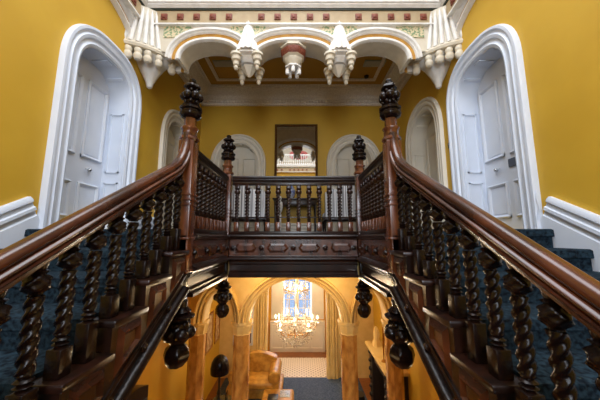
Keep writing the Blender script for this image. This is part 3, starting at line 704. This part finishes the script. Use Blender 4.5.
# ceiling fittings
for x, word in ((-1.63, 'left'), (1.80, 'right')):
    t = thing('ceiling_grille', 'small pale grille panel on the corridor ceiling, %s side' % word, 'ceiling grille', (x, 5.65, 3.94), 'ceiling grilles')
    MB().box(x-0.24, 5.5, 3.925, x+0.24, 5.72, 3.95, 0.006).build('grille_frame', GREY, t)
    m = MB()
    for k in range(5): m.box(x-0.22, 5.52+k*0.04, 3.918, x+0.22, 5.54+k*0.04, 3.925)
    m.build('slat', CREAM, t)
    if x < 0: MB().ball((x+0.33, 5.9, 3.93), 0.025).build('indicator', GRNL, t)
    o = MB().lathe([(0.03,3.90),(0.055,3.91),(0.06,3.95)], (x+0.3*(1 if x < 0 else -0.2), 6.1, 0), 12).build('smoke_detector', BRONZE, origin=(x+0.3*(1 if x < 0 else -0.2), 6.1, 3.95)); tag(o, 'small dark smoke detector on the corridor ceiling, %s side' % word, 'smoke detector')
o = MB().box(2.535, 4.17, 1.45, 2.55, 4.23, 1.54, 0.003).build('light_switch', BRONZE, origin=(2.55,4.2,1.5)); tag(o, 'small dark switch plate on the ochre wall between the right doors', 'switch')
o = MB().tube([(2.54, 2.705, 2.2), (2.54, 2.70, 1.2), (2.535, 2.70, 0.55), (2.50, 2.68, 0.40), (2.50, 2.66, 0.28), (2.49, 2.72, 0.12)], 0.005).build('cable', WHITE, origin=(2.54,2.7,0.5)); tag(o, 'thin white cable running down beside the near right door casing', 'cable')

# ------------------------------------------------------------------ lower hall
L = struct_empty('wall_lower_arcade', (0, 5.8, G))
LA = lambda u, v, w: (u, 5.80+w, v)
ZS = -1.73
def gothic(c, a, r, zs, N=26):
    return selli(a, r, zs, 1.9, N, c)
la = [(-1.59, 0.30, 0.62), (0.0, 0.96, 0.86), (1.59, 0.30, 0.62)]
out = [(-HW, -0.585), (-HW, ZS-0.0)]
out += [(-2.30, ZS)]
out = [(-HW,-0.585), (-HW,-1.0)]+[(-2.35, ZS)]
for c, a, r in la: out += gothic(c, a, r, ZS)
out += [(2.35, ZS), (HW, -1.0), (HW, -0.585)]
MB().plate(out, [], 0, 0.34, LA).build('spandrel', LCREAM, L)
m = MB()
for c, a, r in la:
    p = gothic(c, a, r, ZS, 34)
    for o0 in ((0.0, 0.075, 0.15) if a > 0.5 else (0.0, 0.065, 0.13)):
        b_ = 0.02-o0*0.9; m.sweep(p, [(o0,0.06),(o0,b_),(o0+0.010,b_-0.045),(o0+0.030,b_-0.055),(o0+0.044,b_-0.03),(o0+0.048,b_+0.02),(o0+0.052,0.06)], LA)
m.build('arch_moulding', LCREAM, L)
for i, (x, word) in enumerate(((-2.06,'outermost left'), (-1.125,'inner left'), (1.125,'inner right'), (2.06,'outermost right'))):
    t = thing('column', 'orange veined marble column of the lower arcade, %s of the four' % word, 'column', (x, 5.97, G), 'marble columns of the lower arcade')
    MB().lathe([(0.22,G),(0.22,G+0.12),(0.19,G+0.15),(0.20,G+0.2),(0.165,G+0.24)], (x,5.97,0), 8, rot=PI/8).build('base', LCREAM, t)
    MB().lathe([(0.176,G+0.24),(0.172,-2.0)], (x,5.97,0), 8, rot=PI/8).build('shaft', MARBLE, t)
    MB().lathe([(0.175,-2.0),(0.19,-1.985),(0.178,-1.97),(0.19,-1.90),(0.215,-1.82),(0.20,-1.80)], (x,5.97,0), 40, flute(10,0.07)).build('capital', LCREAM, t)
    MB().lathe([(0.20,-1.80),(0.235,-1.79),(0.235,-1.75),(0.22,-1.73)], (x,5.97,0), 8, rot=PI/8).build('abacus', LCREAM, t)
# second opening with clustered piers
L2 = struct_empty('wall_lower_partition', (0, 9.35, G))
LB = lambda u, v, w: (u, 9.35+w, v)
out = [(-HW,-0.75), (-HW,G), (-0.99,G)]+selli(0.99, 0.55, -1.85, 1.9, 24)+[(0.99,G), (HW,G), (HW,-0.75)]
hole = [(-1.95,-3.6), (-1.45,-3.6), (-1.45,-2.2), (-1.95,-2.2)]
MB().plate(out, [], 0, 0.3, LB).build('partition', LCREAM, L2)
m = MB()
for s_ in (-1, 1):
    for dx, r in ((1.03,0.045), (1.12,0.035), (1.20,0.05), (1.30,0.035)):
        m.lathe([(r*1.6,G),(r*1.6,G+0.3),(r*1.2,G+0.34),(r,G+0.38),(r,-1.95),(r*1.5,-1.9),(r*1.6,-1.82)], (s_*dx, 9.33, 0), 10)
m.build('clustered_shaft', LCREAM, L2)
# far bay wall and window
lw = [(-0.58,-3.30)]+selli(0.58, 0.7, -1.6, 1.8, 20)+[(0.58,-3.30)]
BW = lambda u, v, w: (u, 11.5+w, v)
MB().plate([(-HW,G),(HW,G),(HW,-0.75),(-HW,-0.75)], [lw], 0, 0.3, BW).build('wall_far', LWALL, kind='structure')
w3 = struct_empty('window_3', (0, 11.5, -3.25))
MB().sweep(lw, [(0.50,0.0),(0.50,-0.03),(0.05,-0.04),(0.0,-0.02),(-0.04,0.08),(-0.04,0.12),(0.0,0.12)], BW).build('window_frame', WHITEW, w3)
m = MB(); m.box(-0.05,11.58,-3.25,0.05,11.62,-0.95)
for x in (-0.34, 0.34): m.box(x-0.015,11.59,-3.25,x+0.015,11.61,-1.2)
for z in (-2.9,-2.55,-2.2,-1.85,-1.5): m.box(-0.62,11.59,z-0.012,0.62,11.61,z+0.012)
m.build('glazing_bar', WHITEW, w3)
pane = mat('leaded coloured glass', (0.9,0.95,1,1), 0.1)
GL2 = glassm('leaded glass', (0.75,0.85,1,1), 0.08)
MB().plate(lw, [], 0.10, 0.11, BW).build('window_pane', GL2, w3)
t = thing('wainscot_panelling', 'white panelled cupboard front under the far bay window', 'panelling', (0, 11.45, G))
MB().box(-1.1, 11.3, G+0.006, 1.1, 11.499, -3.34, 0.01).build('carcase', WHITEW, t)
for k in range(4):
    x = -1.04+k*0.53; m = MB(); m.sweep([(x,-3.45),(x+0.47,-3.45),(x+0.47,-4.35),(x,-4.35),(x,-3.45)], [(0,0),(0,-0.02),(-0.03,-0.015),(-0.03,0)], lambda u,v_,w:(u,11.3+w,v_)); m.build('panel', WHITEW, t)
# floor rug
o = MB().box(-2.3, 6.3, G, 1.98, 9.36, G+0.014).build('hall_carpet', RUG, origin=(0,7.8,G)); tag(o, 'dark blue carpet covering the lower hall floor up to the tiles', 'carpet')

# chandelier
CH = Vector((-0.01, 7.5, 0))
t = thing('chandelier', 'large crystal chandelier with lit candle bulbs hanging in the lower hall', 'chandelier', (CH.x, CH.y, -1.0))
MB().tube([(CH.x,CH.y,-0.75), (CH.x,CH.y,-1.15)], 0.012).build('chain', GOLDM, t)
MB().lathe([(0.02,-2.75),(0.05,-2.70),(0.03,-2.6),(0.08,-2.5),(0.09,-2.4),(0.04,-2.3),(0.03,-2.0),(0.06,-1.9),(0.03,-1.8),(0.03,-1.4),(0.07,-1.3),(0.03,-1.2),(0.01,-1.15)], (CH.x,CH.y,0), 14).build('stem', CRYST, t)
m = MB()
m.tube([(CH.x+0.33*math.cos(2*PI*k/24), CH.y+0.33*math.sin(2*PI*k/24), -1.38) for k in range(24)], 0.012, closed=True); m.build('ring', GOLDM, t); m = MB()
m.tube([(CH.x+0.42*math.cos(2*PI*k/24), CH.y+0.42*math.sin(2*PI*k/24), -2.42) for k in range(24)], 0.012, closed=True); m.build('ring', GOLDM, t)
NARM = 10; bead = MB()
def beadstring(p, q, sag, n, r=0.014):
    for i in range(n+1):
        f = i/n; bead.ball((p[0]+(q[0]-p[0])*f, p[1]+(q[1]-p[1])*f, p[2]+(q[2]-p[2])*f-sag*4*f*(1-f)), r*random.uniform(0.7,1.3), 5, 3)
tips = []
for k in range(NARM):
    a = 2*PI*k/NARM+0.25; R = 0.60 if k % 2 == 0 else 0.46; zt = -2.22 if k % 2 == 0 else -2.10
    ca, sa = math.cos(a), math.sin(a)
    pts = [(CH.x+ca*r, CH.y+sa*r, z) for r, z in ((0.05,-2.45),(0.2,-2.56),(0.38,-2.52),(R-0.06,-2.40),(R,zt-0.08))]
    arm = MB().tube(pts, 0.010).build('arm', GOLDM, t)
    tip = (CH.x+ca*R, CH.y+sa*R, zt); tips.append(tip)
    MB().lathe([(0.015,-0.09),(0.045,-0.075),(0.05,-0.065),(0.014,-0.055),(0.014,0.03)], tip, 10).build('candle_cup', CREAMW, arm)
    MB().lathe([(0.010,0.03),(0.020,0.05),(0.016,0.08),(0.003,0.11)], tip, 8).build('candle_bulb', FLAME, arm)
    beadstring((CH.x+ca*0.33, CH.y+sa*0.33, -1.38), (CH.x+ca*0.42, CH.y+sa*0.42, -2.42), 0.0, 26)
    beadstring((CH.x+ca*0.05, CH.y+sa*0.05, -1.2), (CH.x+ca*0.33, CH.y+sa*0.33, -1.38), 0.08, 12)
    beadstring((CH.x+ca*0.42, CH.y+sa*0.42, -2.42), (CH.x, CH.y, -2.8), 0.10, 16)
    a2 = 2*PI*(k+1)/NARM+0.25; R2 = 0.60 if (k+1) % 2 == 0 else 0.46
    beadstring((CH.x+ca*R, CH.y+sa*R, zt-0.08), (CH.x+math.cos(a2)*R2, CH.y+math.sin(a2)*R2, -2.24), 0.10, 12)
    beadstring((CH.x+ca*R, CH.y+sa*R, zt-0.08), (CH.x+ca*0.2, CH.y+sa*0.2, -2.0), 0.08, 12)
    beadstring((CH.x+ca*0.33, CH.y+sa*0.33, -1.38), (CH.x+math.cos(a2)*0.33, CH.y+math.sin(a2)*0.33, -1.38), 0.07, 7)
for _ in range(560):
    a = random.uniform(0, 2*PI); z = random.uniform(-2.78, -2.1); Rm = 0.56*math.sqrt(max(0.05, 1-((z+2.3)/0.52)**2)); r = Rm*math.sqrt(random.uniform(0.3, 1)); bead.ball((CH.x+r*math.cos(a), CH.y+r*math.sin(a), z), random.uniform(0.012, 0.022), 5, 3)
for _ in range(160):
    a = random.uniform(0, 2*PI); bead.ball((CH.x+0.33*math.cos(a)*random.uniform(0.6,1.1), CH.y+0.33*math.sin(a), random.uniform(-1.55, -1.22)), random.uniform(0.012, 0.02), 5, 3)
bead.build('crystals', CRYST, t, kind='stuff')
for k in range(0, NARM, 2): point('chandelier_glow', (tips[k][0], tips[k][1], tips[k][2]+0.16), 17, (1.0, 0.80, 0.55))
for k in range(6):
    a = 2*PI*k/6; p = (CH.x+0.30*math.cos(a), CH.y+0.30*math.sin(a), -1.36)
    MB().lathe([(0.010,0.0),(0.012,0.04),(0.018,0.06),(0.014,0.09),(0.003,0.115)], p, 8).build('candle_bulb', FLAME, t)
point('chandelier_glow', (CH.x, CH.y-0.4, -1.25), 35, (1.0,0.80,0.55))

# unseen sconces added on the side walls to warm the lower hall
for s_, word in ((-1,'left'), (1,'right')):
    t = thing('added_sconce', 'unseen gilt sconce added low on the %s wall to warm the stairwell' % word, 'fill light', (s_*2.54, 3.2, -2.6), 'added stairwell sconces')
    MB().box(s_*2.53, 3.14, -2.75, s_*2.55, 3.26, -2.45, 0.005).build('backplate', GOLDM, t)
    MB().tube([(s_*2.53,3.2,-2.65), (s_*2.42,3.2,-2.68), (s_*2.38,3.2,-2.58)], 0.012).build('arm', GOLDM, t)
    MB().lathe([(0.015,-2.58),(0.03,-2.55),(0.025,-2.48),(0.004,-2.44)], (s_*2.38,3.2,0), 10).build('bulb', FLAME, t)
    point('added_sconce_glow', (s_*2.25, 3.2, -2.45), 38)
# hidden lamps added under the gallery as warm fill for the arcade
for s_, word in ((-1,'left'), (1,'right')):
    t = thing('added_ceiling_lamp', 'small hidden fill lamp added under the gallery, %s side' % word, 'ceiling light', (s_*0.7, 5.2, -0.6), 'added fill lamps under the gallery')
    MB().lathe([(0.09,-0.62),(0.10,-0.60),(0.10,-0.586)], (s_*0.7,5.2,0), 16).build('rim', GOLDM, t)
    MB().lathe([(0.03,-0.66),(0.07,-0.65),(0.085,-0.62)], (s_*0.7,5.2,0), 16).build('diffuser', FLAME, t)
    point('added_lamp_glow', (s_*0.7, 5.2, -0.85), 14)

t = thing('added_ceiling_lamp', 'unseen round lamp added on the ceiling to brighten the far window bay', 'ceiling light', (0, 10.3, -0.8))  # extra lamp hidden above the arch, added to brighten the far bay wall
MB().lathe([(0.14,-0.80),(0.15,-0.78),(0.15,-0.752)], (0,10.3,0), 16).build('rim', GOLDM, t)
MB().lathe([(0.03,-0.86),(0.10,-0.84),(0.13,-0.80)], (0,10.3,0), 16).build('diffuser', FLAME, t)
point('added_lamp_glow', (0, 10.3, -1.0), 90, (1.0,0.88,0.72))
# sofa
def cushion(x0,y0,z0,x1,y1,z1,b=0.08): return MB().box(x0,y0,z0,x1,y1,z1,b)
t = thing('leather_sofa', 'tan leather sofa with rolled arms behind the inner left column', 'sofa', (-1.15, 8.45, G))
cushion(-1.95,8.0,G+0.10,-0.40,8.9,G+0.36,0.04).build('base', LEATHER, t)
cushion(-1.72,7.91,G+0.36,-0.62,8.63,G+0.56,0.07).build('seat', LEATHER, t)
def camel():
    top = [(-1.75,G+0.36)]+[(-1.75+1.15*k/14, G+0.90+0.15*math.sin(PI*k/14)) for k in range(15)]+[(-0.60,G+0.36)]
    return MB().plate(top, [], 0, 0.22, lambda u,v_,w:(u,8.65+w,v_))
camel().build('backrest', LEATHER, t)
for x in (-1.72, -0.62):
    m = MB(); m.box(x-0.14, 7.95, G+0.10, x+0.14, 8.85, G+0.66, 0.05); m.lathe([(0.13,7.91),(0.165,7.95),(0.165,8.80),(0.13,8.85)], (x,0,G+0.68), 18, axis='y'); m.build('arm', LEATHER, t)
for x in (-1.85, -0.50):
    for y in (8.05, 8.8): MB().lathe([(0.02,G+0.015),(0.035,G+0.05),(0.03,G+0.11)], (x,y,0), 8).build('foot', WOODC, t)
# ottoman with magazines
t = thing('leather_ottoman', 'low tan leather ottoman in front of the sofa', 'ottoman', (-0.48, 7.5, G))
cushion(-0.88,7.12,G+0.08,-0.06,7.88,G+0.46,0.07).build('seat', LEATHER, t)
for x in (-0.8,-0.18):
    for y in (7.20,7.80): MB().lathe([(0.02,G+0.015),(0.03,G+0.04),(0.03,G+0.09)], (x,y,0), 8).build('foot', WOODC, t)
o = MB().box(-0.72,7.30,G+0.461,-0.46,7.56,G+0.487,0.003).build('closed_book', BLACK, origin=(-0.59,7.43,G+0.461)); tag(o, 'closed black book lying on the left of the leather ottoman', 'book')
o = MB().box(-0.42,7.45,G+0.461,-0.16,7.75,G+0.472,0.002).build('magazine', MAGS, origin=(-0.29,7.6,G+0.461)); tag(o, 'pale glossy magazine lying on the ottoman', 'magazine')
# side table with bronze dome lamp
t = thing('side_table', 'small glass-topped side table under the dark dome lamp', 'table', (-1.70, 6.75, G))
MB().lathe([(0.30,G+0.72),(0.305,G+0.73),(0.30,G+0.74)], (-1.70,6.75,0), 28).build('glass_top', TGLASS, t)
for k in range(3):
    a = 2*PI*k/3+0.5; MB().tube([(-1.70+0.24*math.cos(a),6.75+0.24*math.sin(a),G+0.036), (-1.70+0.12*math.cos(a),6.75+0.12*math.sin(a),G+0.3), (-1.70+0.24*math.cos(a),6.75+0.24*math.sin(a),G+0.72)], 0.018).build('leg', BLACK, t)
t = thing('dome_lamp', 'dark bronze table lamp with a domed shade on the side table', 'table lamp', (-1.78, 6.75, G+0.741))
MB().lathe([(0.09,G+0.741),(0.10,G+0.755),(0.04,G+0.78),(0.03,G+0.87),(0.05,G+0.94),(0.025,G+1.02),(0.025,G+1.50)], (-1.78,6.75,0), 16).build('stand', BLACK, t)
m = MB(); m.lathe([(0.205,G+1.36),(0.21,G+1.38),(0.215,G+1.48),(0.19,G+1.60),(0.14,G+1.69),(0.07,G+1.745),(0.008,G+1.76)], (-1.78,6.75,0), 28); m.build('lamp_shade', BRONZE, t)
o = MB().box(-1.60,6.62,G+0.743,-1.585,6.80,G+0.97,0.002).build('picture_stand', WOODC, origin=(-1.59,6.7,G+0.742)); tag(o, 'small framed photograph standing beside the dome lamp', 'picture frame')
# pictures on the lower left wall
for (y0, y1, word) in ((6.9, 7.7, 'nearest'), (7.95, 8.55, 'middle'), (8.75, 9.25, 'farthest')):
    t = thing('framed_print', 'framed print on the lower left wall, %s of the three' % word, 'picture', (-2.54, (y0+y1)/2, -2.9), 'framed prints on the lower left wall')
    MB().sweep([(y0,-3.25),(y1,-3.25),(y1,-2.2),(y0,-2.2),(y0,-3.25)][::-1], [(0,0),(0,-0.03),(-0.05,-0.03),(-0.05,0)], LEFT).build('picture_frame', GOLDM, t)
    MB().plate([(y0+0.04,-3.21),(y1-0.04,-3.21),(y1-0.04,-2.24),(y0+0.04,-2.24)], [], -0.012, -0.001, LEFT).build('print', PAPER, t)
# mirror / picture between piers on the partition, left
t = thing('framed_picture', 'white framed picture on the partition wall behind the sofa', 'picture', (-1.75, 9.34, -2.8))
MB().sweep([(-2.1,-3.5),(-1.45,-3.5),(-1.45,-2.2),(-2.1,-2.2),(-2.1,-3.5)][::-1], [(0,0),(0,-0.04),(-0.06,-0.04),(-0.06,0)], LB).build('picture_frame', WHITE, t)
MB().plate([(-2.05,-3.45),(-1.5,-3.45),(-1.5,-2.25),(-2.05,-2.25)], [], -0.015, -0.001, LB).build('picture_panel', mat('muted red picture', srgb(150,90,70), 0.5, c2=srgb(90,100,120), scale=5), t)

# fireplace on the right wall with mirror and ornaments
t = thing('fireplace', 'dark cast-iron fireplace with pale mantel shelf on the right wall', 'fireplace', (2.3, 7.3, G))
MB().box(2.0, 6.45, -3.08, 2.549, 8.35, -3.0, 0.02).build('mantel_shelf', LCREAM, t)
MB().box(2.10, 6.55, G, 2.549, 6.85, -3.08, 0.01).build('pilaster', BLACK, t)
MB().box(2.10, 7.95, G, 2.549, 8.25, -3.08, 0.01).build('pilaster', BLACK, t)
MB().box(2.16, 6.85, -3.42, 2.549, 7.95, -3.08, 0.01).build('lintel', BLACK, t)
MB().box(2.40, 6.85, G, 2.549, 7.95, -3.42).build('hearth_back', BLACK, t)
m = MB()
for y in (6.7, 8.1):
    for k in range(6): m.ball((2.09, y, G+0.2+k*0.22), 0.06, 8, 5)
m.build('carved_ornament', BLACK, t)
t = thing('overmantel_mirror', 'tall gilt-framed mirror above the fireplace mantel', 'mirror', (2.54, 7.4, -2.98))
MB().sweep([(6.7,-2.98),(8.1,-2.98),(8.1,-1.2),(6.7,-1.2),(6.7,-2.98)][::-1], [(0,0),(0,-0.06),(-0.04,-0.08),(-0.09,-0.04),(-0.09,0)], RIGHT).build('mirror_frame', GOLDM, t)
MB().plate([(6.78,-2.9),(8.02,-2.9),(8.02,-1.28),(6.78,-1.28)], [], -0.02, -0.005, RIGHT).build('mirror_plate', MIRROR, t)
t = thing('gilt_figurine', 'small gilt figurine on the near end of the mantel shelf', 'figurine', (2.2, 6.65, -3.0))
MB().lathe([(0.06,-3.0),(0.06,-2.96),(0.03,-2.94),(0.05,-2.85),(0.055,-2.78),(0.03,-2.72),(0.015,-2.70)], (2.2,6.65,0), 12).build('body', GOLDM, t)
MB().ball((2.2,6.65,-2.67), 0.035).build('head', GOLDM, t)
t = thing('candlestick', 'tall slim candlestick standing on the mantel shelf', 'candlestick', (2.15, 7.0, -3.0))
MB().lathe([(0.07,-3.0),(0.06,-2.97),(0.015,-2.94),(0.02,-2.6),(0.012,-2.3),(0.02,-1.9),(0.03,-1.86)], (2.15,7.0,0), 10).build('stem', GOLDM, t)
MB().lathe([(0.012,-1.86),(0.012,-1.6),(0.003,-1.58)], (2.15,7.0,0), 8).build('candle', CREAM, t)
t = thing('figurine_group', 'cream figure group at the far end of the mantel shelf', 'figurine', (2.25, 8.0, -3.0))
MB().lathe([(0.14,-3.0),(0.12,-2.95),(0.07,-2.85),(0.09,-2.7),(0.05,-2.55),(0.02,-2.5)], (2.25,8.0,0), 14, flute(3,0.2)).build('figure', LCREAM, t)
o = MB().lathe([(0.13,G),(0.16,G+0.05),(0.18,G+0.30),(0.15,G+0.42),(0.16,G+0.45)], (1.62,7.6,0), 18).build('coal_scuttle', BLACK, origin=(1.62,7.6,G+0.014)); o.location.z += 0.014; tag(o, 'round black coal scuttle on the carpet beside the fireplace', 'scuttle')
# tall cabinets low in the stairwell corners
for s_, word in ((-1,'left'), (1,'right')):
    t = thing('tall_cabinet', 'tall dark arched-top cabinet against the lower %s wall of the stairwell' % word, 'cabinet', (s_*2.35, 4.0, G))
    top = [(3.55,G),(4.38,G),(4.38,-2.20)]+[(4.38-0.83*k/12, -2.20+0.10*math.sin(PI*k/12)) for k in range(1, 12)]+[(3.55,-2.20)]
    MB().plate(top, [], 0, 0.36, lambda u,v_,w:(s_*(2.545-w),u,v_)).build('case', WOODC, t)
    for y0 in (3.60, 3.98):
        d_ = MB().box(s_*2.185, y0, G+0.2, s_*2.165, y0+0.36, -2.35, 0.006).build('cabinet_door', WOOD, t)
        MB().ball((s_*2.155, y0+(0.32 if y0 < 3.8 else 0.04), -3.3), 0.015).build('knob', GOLDM, d_)
